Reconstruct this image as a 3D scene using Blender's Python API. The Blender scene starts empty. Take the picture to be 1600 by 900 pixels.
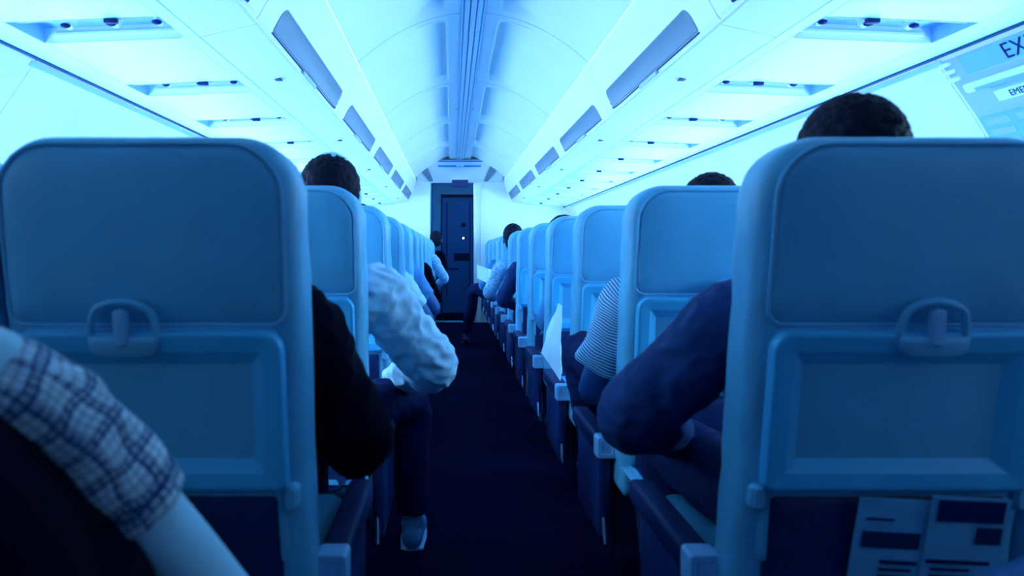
import bpy, bmesh, math, random
from mathutils import Vector, Matrix, noise
random.seed(7)
SC = bpy.context.scene
COL = SC.collection
PI = math.pi

# ------------------------------------------------------------------ camera
CX = -0.112
cam_d = bpy.data.cameras.new('camera')
cam = bpy.data.objects.new('camera', cam_d); COL.objects.link(cam)
cam.location = (CX, 0.0, 1.0)
cam.rotation_euler = (PI/2, 0, 0)
cam_d.sensor_width = 36.0
cam_d.lens = 1145.0/1600.0*36.0
cam_d.shift_x = (800-706)/1600.0
cam_d.shift_y = -(450-394)/1600.0
cam_d.clip_start = 0.02
cam_d.dof.use_dof = True
cam_d.dof.focus_distance = 4.2
cam_d.dof.aperture_fstop = 4.0
SC.camera = cam

# ------------------------------------------------------------------ world, exposure
world = bpy.data.worlds.new('world'); SC.world = world
world.use_nodes = True
world.node_tree.nodes['Background'].inputs[0].default_value = (0.3, 0.7, 1.0, 1)
world.node_tree.nodes['Background'].inputs[1].default_value = 0.2
SC.view_settings.view_transform = 'Standard'
SC.view_settings.look = 'None'
SC.view_settings.gamma = 1.0
SC.view_settings.use_curve_mapping = False
SC.view_settings.exposure = 2.0
SC.cycles.max_bounces = 8
SC.cycles.adaptive_threshold = 0.03
SC.cycles.diffuse_bounces = 6
SC.cycles.sample_clamp_indirect = 6.0

WINDOW_STRENGTH = 16.0
COVE_STRENGTH = 0.45
LIGHT_RGB = (0.41, 0.76, 1.0)

# ------------------------------------------------------------------ materials
def mat(name, rgb, rough=0.5, spec=0.5, noise_amt=0.0, noise_scale=8.0, bump=0.0, bump_scale=60.0, sheen=0.0, metal=0.0, coat=0.0):
    m = bpy.data.materials.new(name); m.use_nodes = True
    nt = m.node_tree; b = nt.nodes['Principled BSDF']
    b.inputs['Roughness'].default_value = rough
    b.inputs['Specular IOR Level'].default_value = spec
    b.inputs['Metallic'].default_value = metal
    b.inputs['Sheen Weight'].default_value = sheen
    b.inputs['Coat Weight'].default_value = coat
    tc = nt.nodes.new('ShaderNodeTexCoord')
    nz = nt.nodes.new('ShaderNodeTexNoise'); nz.inputs['Scale'].default_value = noise_scale
    nz.inputs['Detail'].default_value = 4.0
    nt.links.new(tc.outputs['Object'], nz.inputs['Vector'])
    cr = nt.nodes.new('ShaderNodeValToRGB')
    lo = tuple(c*(1-noise_amt) for c in rgb); hi = tuple(min(1, c*(1+noise_amt)) for c in rgb)
    cr.color_ramp.elements[0].position = 0.3; cr.color_ramp.elements[1].position = 0.7
    cr.color_ramp.elements[0].color = (*lo, 1); cr.color_ramp.elements[1].color = (*hi, 1)
    nt.links.new(nz.outputs['Fac'], cr.inputs['Fac'])
    nt.links.new(cr.outputs['Color'], b.inputs['Base Color'])
    if bump > 0:
        n2 = nt.nodes.new('ShaderNodeTexNoise'); n2.inputs['Scale'].default_value = bump_scale
        n2.inputs['Detail'].default_value = 3.0
        nt.links.new(tc.outputs['Object'], n2.inputs['Vector'])
        bp = nt.nodes.new('ShaderNodeBump'); bp.inputs['Strength'].default_value = bump
        bp.inputs['Distance'].default_value = 0.01
        nt.links.new(n2.outputs['Fac'], bp.inputs['Height'])
        nt.links.new(bp.outputs['Normal'], b.inputs['Normal'])
    return m

def emis(name, rgb, strength):
    m = bpy.data.materials.new(name); m.use_nodes = True
    nt = m.node_tree; b = nt.nodes['Principled BSDF']
    b.inputs['Base Color'].default_value = (0.6, 0.7, 0.8, 1)
    b.inputs['Emission Color'].default_value = (*rgb, 1)
    b.inputs['Emission Strength'].default_value = strength
    return m

M = {}
M['white'] = mat('white_panel', (0.82, 0.88, 0.92), 0.45, 0.4, 0.02, 3)
M['psu'] = mat('service_panel_plastic', (0.49, 0.84, 0.90), 0.45, 0.3, 0.02, 3)
M['ceil'] = mat('ceiling_panel', (0.76, 0.84, 0.92), 0.45, 0.4, 0.02, 2)
M['hatch'] = mat('exit_hatch_panel', (0.42, 0.50, 0.66), 0.5, 0.3, 0.03, 2)
M['wall'] = mat('wall_panel', (0.90, 0.84, 0.90), 0.5, 0.3, 0.03, 2)
M['shade_wedge_blue'] = mat('bin_shade_and_wedge_blue', (0.16, 0.25, 0.36), 0.5, 0.3, 0.03, 4)  # bin recess shade put into the colour; the ceiling wedges share it
M['paleblue'] = mat('pale_blue_plastic', (0.42, 0.60, 0.85), 0.5, 0.3, 0.03, 6)
M['seam'] = mat('dark_seam', (0.006, 0.05, 0.16), 0.7, 0.2)
M['rail'] = mat('ceiling_rail', (0.66, 0.80, 0.92), 0.4, 0.5)
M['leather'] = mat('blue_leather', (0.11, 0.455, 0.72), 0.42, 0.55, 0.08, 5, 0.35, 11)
M['piping'] = mat('leather_piping', (0.15, 0.50, 0.76), 0.4, 0.5)
M['shell'] = mat('seat_plastic', (0.12, 0.47, 0.73), 0.42, 0.5, 0.03, 4)
M['tray'] = mat('tray_plastic', (0.06, 0.48, 0.82), 0.38, 0.5, 0.04, 3)
M['capgrey'] = mat('armrest_cap_plastic', (0.22, 0.50, 0.80), 0.4, 0.5)
M['armpad'] = mat('armrest_pad', (0.002, 0.012, 0.09), 0.6, 0.25)
M['dark'] = mat('dark_metal', (0.004, 0.015, 0.08), 0.45, 0.5)
M['metal'] = mat('polished_metal', (0.35, 0.6, 0.85), 0.25, 0.6, 0, 5, 0, 1, 0, 0.8)
M['carpet'] = mat('navy_carpet', (0.0002, 0.0006, 0.022), 0.95, 0.05, 0.25, 60, 0.4, 300)
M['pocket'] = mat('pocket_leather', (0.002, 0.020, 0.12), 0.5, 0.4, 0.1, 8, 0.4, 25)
M['skin'] = mat('skin', (0.46, 0.78, 0.95), 0.5, 0.35, 0.05, 12, 0.1, 90)
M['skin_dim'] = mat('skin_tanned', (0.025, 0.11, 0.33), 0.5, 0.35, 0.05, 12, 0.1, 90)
M['hair'] = mat('dark_hair', (0.0008, 0.002, 0.02), 0.7, 0.2, 0.4, 60, 0.5, 160)
M['jacket'] = mat('black_jacket', (0.0002, 0.0005, 0.010), 0.9, 0.08, 0.1, 20, 0.2, 40)
M['shirt_light'] = mat('light_shirt', (0.50, 0.76, 0.95), 0.8, 0.15, 0.05, 10, 0.35, 18)
M['shirt_navy'] = mat('navy_shirt', (0.003, 0.03, 0.14), 0.75, 0.2, 0.15, 8, 0.5, 16)
M['shirt_mid'] = mat('mid_blue_shirt', (0.06, 0.25, 0.55), 0.8, 0.2, 0.1, 10, 0.4, 18)
M['jeans'] = mat('dark_trousers', (0.001, 0.010, 0.07), 0.85, 0.15, 0.2, 14, 0.4, 25)
M['shoe'] = mat('worn_shoe', (0.05, 0.2, 0.45), 0.45, 0.5, 0.5, 14, 0.2, 30)
M['paper'] = mat('white_paper', (0.62, 0.82, 0.96), 0.8, 0.1, 0.03, 10)
M['paperblue'] = mat('printed_paper', (0.12, 0.42, 0.72), 0.6, 0.2, 0.15, 18)
M['ink'] = mat('dark_ink', (0.002, 0.012, 0.11), 0.6, 0.2)
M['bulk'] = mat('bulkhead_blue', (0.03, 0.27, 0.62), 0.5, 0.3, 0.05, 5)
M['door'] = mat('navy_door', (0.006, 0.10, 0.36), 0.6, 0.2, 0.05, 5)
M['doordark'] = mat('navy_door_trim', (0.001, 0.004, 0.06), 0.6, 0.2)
M['sign'] = mat('sign_blue', (0.24, 0.48, 0.82), 0.5, 0.3)
M['sill'] = mat('door_sill', (0.1, 0.32, 0.55), 0.5, 0.5)
M['window'] = emis('daylight_window', LIGHT_RGB, WINDOW_STRENGTH)
M['shade'] = emis('dimmed_window_fill', LIGHT_RGB, WINDOW_STRENGTH*0.05)  # dim glow added at windows beside and behind the camera to lift the near seats
M['cove'] = emis('cove_light', LIGHT_RGB, COVE_STRENGTH)
M['lamp'] = emis('small_lamp', (0.8, 0.9, 1.0), 6.0)

def patterned(name, kind):
    m = bpy.data.materials.new(name); m.use_nodes = True
    nt = m.node_tree; b = nt.nodes['Principled BSDF']; b.inputs['Roughness'].default_value = 0.85
    uv = nt.nodes.new('ShaderNodeTexCoord'); sep = nt.nodes.new('ShaderNodeSeparateXYZ')
    nt.links.new(uv.outputs['UV'], sep.inputs[0])
    def math_(op, a, bb=None, c=None):
        n = nt.nodes.new('ShaderNodeMath'); n.operation = op
        for i, v in enumerate((a, bb, c)):
            if v is None: continue
            if isinstance(v, (int, float)): n.inputs[i].default_value = v
            else: nt.links.new(v, n.inputs[i])
        return n.outputs[0]
    def band(src, freq, lo, off=0.0):
        return math_('GREATER_THAN', math_('FRACT', math_('MULTIPLY_ADD', src, freq, off)), lo)
    mix = nt.nodes.new('ShaderNodeValToRGB')
    mix.color_ramp.elements[0].color = (0.008, 0.06, 0.22, 1)
    mix.color_ramp.elements[1].color = (0.78, 0.92, 0.98, 1)
    if kind == 'plaid':
        # UVs in metres: u around the arm, v along the arm
        nz = nt.nodes.new('ShaderNodeTexNoise'); nz.inputs['Scale'].default_value = 26
        nt.links.new(uv.outputs['UV'], nz.inputs['Vector'])
        w = math_('MULTIPLY', math_('SUBTRACT', nz.outputs['Fac'], 0.5), 0.012)
        u = math_('ADD', sep.outputs[0], w); v = math_('ADD', sep.outputs[1], w)
        fine = math_('MULTIPLY', band(u, 105, 0.30), band(v, 105, 0.30))
        wide = math_('MULTIPLY', band(u, 25, 0.26), band(v, 26, 0.30))
        val = math_('ADD', math_('MULTIPLY', fine, 0.45), math_('MULTIPLY', wide, 0.45))
        val = math_('ADD', math_('MULTIPLY', val, math_('MULTIPLY_ADD', nz.outputs['Fac'], 1.1, 0.35)), 0.0)
    elif kind == 'stripe':
        val = math_('MULTIPLY', band(sep.outputs[1], 125, 0.45), 1.0)
        mix.color_ramp.elements[1].color = (0.42, 0.74, 0.98, 1)
        mix.color_ramp.elements[0].color = (0.012, 0.07, 0.25, 1)
    else:
        nz = nt.nodes.new('ShaderNodeTexVoronoi'); nz.inputs['Scale'].default_value = 38
        nt.links.new(uv.outputs['Object'], nz.inputs['Vector'])
        val = math_('MULTIPLY', nz.outputs['Distance'], 1.6)
        mix.color_ramp.elements[1].color = (0.34, 0.66, 0.95, 1)
        mix.color_ramp.elements[0].color = (0.08, 0.28, 0.55, 1)
    nt.links.new(val, mix.inputs['Fac'])
    nt.links.new(mix.outputs['Color'], b.inputs['Base Color'])
    return m
M['plaid'] = patterned('plaid_cotton', 'plaid')
M['stripe'] = patterned('striped_cotton', 'stripe')
M['print'] = patterned('small_print_cotton', 'print')

# ------------------------------------------------------------------ helpers
def link(o, parent=None):
    COL.objects.link(o)
    if parent is not None: o.parent = parent
    return o
def obj(name, bm, m, parent=None, smooth=True, loc=None):
    me = bpy.data.meshes.new(name)
    bmesh.ops.recalc_face_normals(bm, faces=bm.faces[:])
    bm.to_mesh(me); bm.free()
    if smooth:
        for p in me.polygons: p.use_smooth = True
    me.materials.append(m)
    if smooth:
        try: me.set_sharp_from_angle(angle=math.radians(38))
        except Exception: pass
    o = bpy.data.objects.new(name, me)
    if loc: o.location = loc
    return link(o, parent)
def tag(o, label=None, cat=None, group=None, kind=None):
    if label: o['label'] = label
    if cat: o['category'] = cat
    if group: o['group'] = group
    if kind: o['kind'] = kind
    return o
def empty(name, loc=(0, 0, 0), label=None, cat=None, group=None):
    o = bpy.data.objects.new(name, None); o.empty_display_size = 0.1
    o.location = loc; link(o); return tag(o, label, cat, group)
def struct(name, bm, m, smooth=False):
    return tag(obj(name, bm, m, None, smooth), kind='structure')
def copy_tree(o, parent=None):
    c = o.copy(); COL.objects.link(c)
    if parent is not None: c.parent = parent
    for ch in o.children: copy_tree(ch, c)
    return c
def box(bm, x0, x1, y0, y1, z0, z1):
    v = [bm.verts.new((x, y, z)) for x in (x0, x1) for y in (y0, y1) for z in (z0, z1)]
    for f in ((0,1,3,2),(4,6,7,5),(0,4,5,1),(2,3,7,6),(0,2,6,4),(1,5,7,3)):
        bm.faces.new([v[i] for i in f])
    return bm
def rbox(bm, x0, x1, y0, y1, z0, z1, r=0.005, seg=2):
    t = bmesh.new(); box(t, x0, x1, y0, y1, z0, z1)
    bmesh.ops.recalc_face_normals(t, faces=t.faces[:])
    bmesh.ops.bevel(t, geom=t.edges[:], offset=r, segments=seg, affect='EDGES', profile=0.5)
    merge(bm, t); return bm
def merge(bm, t, mtx=None):
    if mtx is not None: t.transform(mtx)
    mp = [bm.verts.new(v.co) for v in t.verts]
    t.verts.index_update()
    for f in t.faces:
        try: bm.faces.new([mp[v.index] for v in f.verts])
        except ValueError: pass
    t.free()
def rrect(hw, h0, h1, rt, rb, n=7):
    """rounded rectangle outline, centred in x, from z=h0 to h1, top and bottom corner radii"""
    pts = []
    for cx, cz, r, a0 in ((hw-rt, h1-rt, rt, 0), (-hw+rt, h1-rt, rt, 90), (-hw+rb, h0+rb, rb, 180), (hw-rb, h0+rb, rb, 270)):
        for k in range(n+1):
            a = math.radians(a0+90*k/n); pts.append((cx+r*math.cos(a), cz+r*math.sin(a)))
    return pts
def slab(bm, hw, h0, h1, rt, rb, rings, n=7):
    """closed slab in the x-z plane; rings = [(inset, y), ...] from the front cap round to the rear cap"""
    prev = None; first = None
    for ins, y in rings:
        k = ins
        ring = [bm.verts.new((x, y, z)) for x, z in rrect(hw-k, h0+k, h1-k, max(rt-k, 0.004), max(rb-k, 0.004), n)]
        if prev:
            for i in range(len(ring)):
                j = (i+1) % len(ring)
                bm.faces.new((prev[i], prev[j], ring[j], ring[i]))
        else: first = ring
        prev = ring
    bm.faces.new(first); bm.faces.new(prev[::-1])
    return bm
def soft(t0, t1, r, n=4, bulge=0.0, core=0.0):
    """ring list for a soft slab from y=t1 (front) to y=t0 (rear, may bulge by `bulge`)"""
    out = []
    for k in range(n+1):
        a = PI/2*(1-k/n); out.append((r-r*math.cos(a), t1-r+r*math.sin(a)))
    for k in range(n+1):
        a = PI/2*k/n; out.append((r-r*math.cos(a), t0+r-r*math.sin(a)))
    if bulge:
        for k in range(1, 7):
            u = k/6; out.append((r+core*u, t0-bulge*math.sin(u*PI/2)))
    return out
def extrude_profile(bm, pts, y0, y1):
    """closed x-z profile extruded in y"""
    a = [bm.verts.new((x, y0, z)) for x, z in pts]; b = [bm.verts.new((x, y1, z)) for x, z in pts]
    n = len(pts)
    for i in range(n):
        j = (i+1) % n; bm.faces.new((a[i], a[j], b[j], b[i]))
    bm.faces.new(a[::-1]); bm.faces.new(b)
    return bm
def catmull(P, n=6):
    P = [Vector(p) for p in P]
    if len(P) < 3:
        return [P[0].lerp(P[-1], k/n) for k in range(n+1)], [k/n for k in range(n+1)]
    Q = [P[0]*2-P[1]] + P + [P[-1]*2-P[-2]]
    out, ts = [], []
    for i in range(1, len(Q)-2):
        for k in range(n):
            t = k/n; a, b, c, d = Q[i-1], Q[i], Q[i+1], Q[i+2]
            out.append(0.5*((2*b)+(c-a)*t+(2*a-5*b+4*c-d)*t*t+(3*b-a-3*c+d)*t**3)); ts.append(i-1+t)
    out.append(P[-1]); ts.append(len(P)-1)
    return out, ts
def tube(bm, P, R, side=None, seg=16, n=6, caps=('round', 'round'), uv=False):
    """swept limb; R entries are r or (r_side, r_other); side = direction of the first radius"""
    pts, ts = catmull(P, n)
    def rad(t):
        i = min(int(t), len(R)-2) if len(P) >= 3 else 0
        f = t-i if len(P) >= 3 else t
        f = f*f*(3-2*f)
        a, b = R[i], R[i+1]
        a = a if isinstance(a, tuple) else (a, a); b = b if isinstance(b, tuple) else (b, b)
        return (a[0]+(b[0]-a[0])*f, a[1]+(b[1]-a[1])*f)
    frames = []
    for i, p in enumerate(pts):
        d = (pts[min(i+1, len(pts)-1)]-pts[max(i-1, 0)]).normalized()
        s = Vector(side) if side else (frames[-1][2] if frames else (Vector((0, 0, 1)) if abs(d.z) < 0.9 else Vector((1, 0, 0))))
        s = (s-d*s.dot(d)); s.normalize(); u = d.cross(s)
        frames.append((p, d, s, u, rad(ts[i])))
    rows = []
    def ring(p, s, u, ra, rb):
        rows.append([bm.verts.new(p+s*ra*math.cos(2*PI*k/seg)+u*rb*math.sin(2*PI*k/seg)) for k in range(seg)])
    if caps[0] == 'round':
        p, d, s, u, (ra, rb) = frames[0]
        for k in (1, 2, 3):
            a = PI/2*(1-k/4); ring(p-d*min(ra, rb)*math.sin(a), s, u, ra*math.cos(a), rb*math.cos(a))
    for p, d, s, u, (ra, rb) in frames: ring(p, s, u, ra, rb)
    if caps[1] == 'round':
        p, d, s, u, (ra, rb) = frames[-1]
        for k in (1, 2, 3):
            a = PI/2*k/4; ring(p+d*min(ra, rb)*math.sin(a), s, u, ra*math.cos(a), rb*math.cos(a))
    layer = bm.loops.layers.uv.verify() if uv else None
    length = 0
    for i in range(len(rows)-1):
        dl = (rows[i+1][0].co-rows[i][0].co).length
        for k in range(seg):
            j = (k+1) % seg
            f = bm.faces.new((rows[i][k], rows[i][j], rows[i+1][j], rows[i+1][k]))
            if uv:
                c = 0.32/seg
                for lp, (a, b) in zip(f.loops, ((k, 0), (k+1, 0), (k+1, 1), (k, 1))): lp[layer].uv = (a*c, length+b*dl)
        length += dl
    if caps[0] != 'open': bm.faces.new(rows[0][::-1])
    if caps[1] != 'open': bm.faces.new(rows[-1])
    return bm
def ball(bm, c, r, sub=3, mtx=None):
    r = r if isinstance(r, (tuple, list)) else (r, r, r)
    t = bmesh.new(); bmesh.ops.create_icosphere(t, subdivisions=sub, radius=1.0)
    m4 = Matrix.Translation(c) @ (mtx.to_4x4() if mtx is not None else Matrix()) @ Matrix.Diagonal((*r, 1))
    merge(bm, t, m4); return bm
def organic(name, bm, m, parent, voxel=0.008, smooth=5, disp=0.0, dscale=0.12, cut=None):
    """fuse overlapping pieces into one continuous surface"""
    me = bpy.data.meshes.new(name+'_tmp')
    bmesh.ops.recalc_face_normals(bm, faces=bm.faces[:]); bm.to_mesh(me); bm.free()
    t = bpy.data.objects.new(name+'_tmp', me); COL.objects.link(t)
    r = t.modifiers.new('r', 'REMESH'); r.mode = 'VOXEL'; r.voxel_size = voxel
    s = t.modifiers.new('s', 'SMOOTH'); s.factor = 0.5; s.iterations = smooth
    dg = bpy.context.evaluated_depsgraph_get(); dg.update()
    out = bpy.data.meshes.new_from_object(t.evaluated_get(dg))
    bpy.data.objects.remove(t); bpy.data.meshes.remove(me)
    out.name = name
    if disp:
        out.update()
        nor = [v.normal.copy() for v in out.vertices]
        for v, nn in zip(out.vertices, nor):
            c = v.co
            w = noise.noise(Vector((c.x/dscale*1.3, (c.y+c.z)/dscale*0.8, (c.z-c.y)/dscale*0.8)))
            w = w+0.5*noise.noise(Vector((c.x/dscale*2.3, c.y/dscale*1.3+5, c.z/dscale*2.9)))
            w = 1-2*abs(w)-0.4
            v.co = c+nn*w*disp
    for p in out.polygons: p.use_smooth = True
    out.materials.clear(); out.materials.append(m)
    o = bpy.data.objects.new(name, out)
    return link(o, parent)

# ------------------------------------------------------------------ cabin section
def wall_x(z):
    P = [(0.0, 1.66), (0.4, 1.74), (0.8, 1.79), (1.05, 1.785), (1.3, 1.70), (1.45, 1.61), (1.58, 1.52), (1.66, 1.468)]
    for (a, xa), (b, xb) in zip(P, P[1:]):
        if z <= b: return xa+(xb-xa)*(z-a)/(b-a)
    return P[-1][1]
Y0, Y1 = -1.6, 10.42

b = bmesh.new(); box(b, -1.9, 1.9, Y0, 13.2, -0.06, 0.0)
struct('floor', b, M['carpet'])

# walls: curved panels with fine joints
for side, s in (('left', -1), ('right', 1)):
    b = bmesh.new()
    y = Y0; edges = []
    cuts = [Y0, -0.3, 1.2, 2.42] + [2.42+1.57*k for k in range(1, 6)] + [Y1]
    zs = [0, 0.2, 0.4, 0.6, 0.8, 0.95, 1.05, 1.15, 1.25, 1.35, 1.45, 1.55, 1.645]
    for a, c in zip(cuts, cuts[1:]):
        for dx in (0.0,):
            pv = None
            for z in zs:
                x = wall_x(z)
                row = [b.verts.new((s*(x), a+0.002, z)), b.verts.new((s*x, c-0.002, z)),
                       b.verts.new((s*(x+0.02), c-0.002, z)), b.verts.new((s*(x+0.02), a+0.002, z))]
                if pv:
                    for i in range(4):
                        j = (i+1) % 4; b.faces.new((pv[i], pv[j], row[j], row[i]))
                else: b.faces.new(row)
                pv = row
            b.faces.new(pv)
    pts = [(s*(wall_x(z)+0.022), z) for z in zs]+[(s*2.0, 1.66), (s*2.0, 0.0)]
    extrude_profile(b, pts, Y0, Y1)
    struct('wall_'+side, b, M['wall'], smooth=True)

# ceiling with wedge-shaped coffers
def ceil_z(x):
    a = abs(x)/0.605
    return 2.256-0.262*(a**2.1)
starts = [-0.72+1.545*k for k in range(7)]
def coffer(x, y):
    a = abs(x)
    if a < 0.135: return 0.0
    for y0 in starts:
        if y0 < y < y0+1.385:
            e = min(1, (a-0.135)/0.012)
            f = max(0.0, min(1.0, (0.37-a)/0.20))
            g = min(1, (y-y0)/0.03, (y0+1.385-y)/0.05)
            # rounded corners
            cx, cy = a-0.135, min(y-y0, y0+1.385-y)
            if cx < 0.05 and cy < 0.08:
                q = math.hypot(1-cx/0.05, 1-cy/0.08)
                if q > 1: return 0.0
                e = min(e, (1-q)*6)
            f = max(f*f*(3-2*f), 0.12*max(0, min(1, (0.57-a)/0.05)))
            return 0.042*max(0, e)*f*max(0, g)
    return 0.0
xs = sorted(set([round(v, 4) for v in [0, .05, .1, .125, .134, .138, .142, .147, .152, .158, .165, .175, .187, .2, .225, .25, .275, .3, .325, .35, .375, .41, .45, .49, .52, .55, .58, .605]]))
xs = [-v for v in xs[:0:-1]]+xs
ys = []
y = Y0
for y0 in starts:
    for d in (-0.08, -0.01, 0, .004, .01, .02, .03, .045, .06, .08, .12, .2, .4, .7, 1.0, 1.2, 1.28, 1.305, 1.32, 1.335, 1.345, 1.355, 1.365, 1.375, 1.381, 1.386, 1.395): ys.append(round(y0+d, 4))
ys = sorted(v for v in set(ys) if Y0 < v < 9.75); ys = [Y0]+ys+[9.8]
b = bmesh.new(); grid = []
for y in ys: grid.append([b.verts.new((x, y, ceil_z(x)+coffer(x, y))) for x in xs])
for i in range(len(ys)-1):
    for j in range(len(xs)-1):
        b.faces.new((grid[i][j], grid[i][j+1], grid[i+1][j+1], grid[i+1][j]))
struct('ceiling', b, M['ceil'], smooth=True)
# raised bead round the inner edge of each coffer
for k, y0 in enumerate(starts[1:]):
    for sx in (-1, 1):
        b = bmesh.new()
        P = [(sx*(0.30), y0+0.0), (sx*0.20, y0+0.0), (sx*0.155, y0+0.012), (sx*0.139, y0+0.07), (sx*0.138, y0+0.4), (sx*0.138, y0+0.9), (sx*0.138, y0+1.31), (sx*0.142, y0+1.36)]
        P = [(x, y, ceil_z(x)-0.001) for x, y in P if y < 9.78]
        tube(b, P, [0.002, 0.0045, 0.0055, 0.0055, 0.0055, 0.0055, 0.0055, 0.004][:len(P)], seg=8, n=3)
        struct('trim_%d' % (30+2*k+(sx > 0)), b, M['white'], True)
# crown, shell above the ceiling, so that no sky leaks in
b = bmesh.new(); box(b, -2.0, 2.0, Y0, 13.2, 2.36, 2.42); struct('trim_1', b, M['ceil'])
# cross seams between ceiling panels
for k, y0 in enumerate(starts[:]):
    yy = y0-0.075
    if yy < 0.2: continue
    b = bmesh.new()
    for x0, x1 in zip(xs, xs[1:]):
        v = [b.verts.new(p) for p in ((x0, yy, ceil_z(x0)-0.0015), (x1, yy, ceil_z(x1)-0.0015), (x1, yy+0.006, ceil_z(x1)-0.0015), (x0, yy+0.006, ceil_z(x0)-0.0015),
                                      (x0, yy, ceil_z(x0)+0.004), (x1, yy, ceil_z(x1)+0.004), (x1, yy+0.006, ceil_z(x1)+0.004), (x0, yy+0.006, ceil_z(x0)+0.004))]
        for f in ((0,1,2,3),(4,7,6,5),(0,4,5,1),(3,2,6,7)): b.faces.new([v[i] for i in f])
    struct('trim_%d' % (k+20), b, M['paleblue'])
# centre rail
b = bmesh.new()
for x0, x1, z0 in ((-0.060, -0.052, 2.243), (-0.044, -0.020, 2.236), (-0.012, 0.012, 2.231), (0.020, 0.044, 2.236), (0.052, 0.060, 2.243)):
    for a, c in ((Y0, 2.2), (2.206, 4.12), (4.126, 6.1), (6.106, 8.0), (8.006, 9.8)):
        rbox(b, x0, x1, a, c, z0, 2.262, 0.002, 1)
struct('trim_2', b, M['rail'])
b = bmesh.new(); box(b, -0.064, 0.064, Y0, 9.8, 2.248, 2.2575); struct('trim_3', b, M['sign'])
b = bmesh.new()
for yy in (3.28, 6.4, 8.6):
    for x in (-0.075, 0.075):
        ball(b, Vector((x, yy, 2.252)), (0.007, 0.007, 0.004), 2)
struct('trim_4', b, M['seam'])

# ------------------------------------------------------------------ overhead bins
P_A, P_B, P_C, P_D, P_E = (0.605, 1.994), (0.659, 1.815), (0.706, 1.728), (0.714, 1.705), (0.888, 1.663)
BIN0, BINP, NB = -0.90, 1.58, 7
def frame_on(p, q, s):
    """matrix: local x along p->q in the section, local z along y of the cabin, local y = outward normal"""
    dx, dz = q[0]-p[0], q[1]-p[1]; L = math.hypot(dx, dz)
    return dx/L, dz/L, L
def bin_parts(root, s):
    b = bmesh.new()
    L = BINP-0.006
    def prof(rec):
        nx, nz = 0.88*rec, 0.475*rec
        return [(s*0.612, 2.002), (s*(P_A[0]+0.004), P_A[1]), (s*(0.632), 1.905), (s*P_B[0], P_B[1]),
                (s*(0.6825+nx), 1.7715+nz), (s*P_C[0], P_C[1]), (s*0.7165, 1.716), (s*1.15, 1.716), (s*1.15, 2.05)]
    extrude_profile(b, prof(0.0), 0, L)
    body = obj('bin_door', b, M['white'], root, smooth=False)
    # shade of the door recess, painted as a blue inset band with rounded far corners
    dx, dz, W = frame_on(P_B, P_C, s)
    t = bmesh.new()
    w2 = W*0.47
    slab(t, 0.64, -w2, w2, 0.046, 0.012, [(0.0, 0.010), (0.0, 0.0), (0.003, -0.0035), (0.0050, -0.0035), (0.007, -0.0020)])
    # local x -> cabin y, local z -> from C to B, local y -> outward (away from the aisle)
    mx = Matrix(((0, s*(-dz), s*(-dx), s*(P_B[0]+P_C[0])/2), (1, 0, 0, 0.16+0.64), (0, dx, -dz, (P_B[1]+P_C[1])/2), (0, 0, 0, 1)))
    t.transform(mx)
    obj('shaded_band', t, M['shade_wedge_blue'], body)
    # dark finger gap under the band with upturned ends
    t = bmesh.new()
    gx, gz = 0.7065, 1.7265
    tube(t, [(s*gx, 0.165, gz), (s*gx, 0.8, gz), (s*gx, 1.40, gz), (s*(gx-0.006), 1.435, gz+0.012), (s*(gx-0.014), 1.452, gz+0.028)], [0.0032]*5, seg=8, n=4)
    obj('finger_gap', t, M['seam'], body)
    t = bmesh.new()
    rbox(t, min(s*0.699, s*0.7175), max(s*0.699, s*0.7175), 0.66, 0.92, 1.7065, 1.724, 0.004)
    obj('latch', t, M['paleblue'], body)
    # lower panel of the bin
    b = bmesh.new()
    pr = [(s*0.7145, 1.7145), (s*0.7085, 1.7065), (s*0.7165, 1.7015), (s*(P_E[0]-0.002), P_E[1]), (s*(P_E[0]-0.002), 1.7145)]
    extrude_profile(b, pr, 0, L)
    low = obj('lower_panel', b, M['white'], root, smooth=False)
    t = bmesh.new()
    zz = 1.7015-(0.80-0.7165)*(1.7015-1.663)/(0.1695)
    box(t, min(s*0.785, s*0.812), max(s*0.785, s*0.812), 0.62, 0.655, zz-0.0025, zz+0.01)
    obj('label_plate', t, M['seam'], low)
    t = bmesh.new()
    tube(t, [(s*0.7085, 0, 1.7062), (s*0.7085, L, 1.7062)], [0.0028, 0.0028], seg=8, n=1, caps=('flat', 'flat'))
    obj('edge_strip', t, M['white'], low)
ordin = ['nearest the camera', 'second from the camera', 'third from the camera', 'fourth from the camera', 'fifth from the camera', 'sixth from the camera, farthest', 'seventh']
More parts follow.
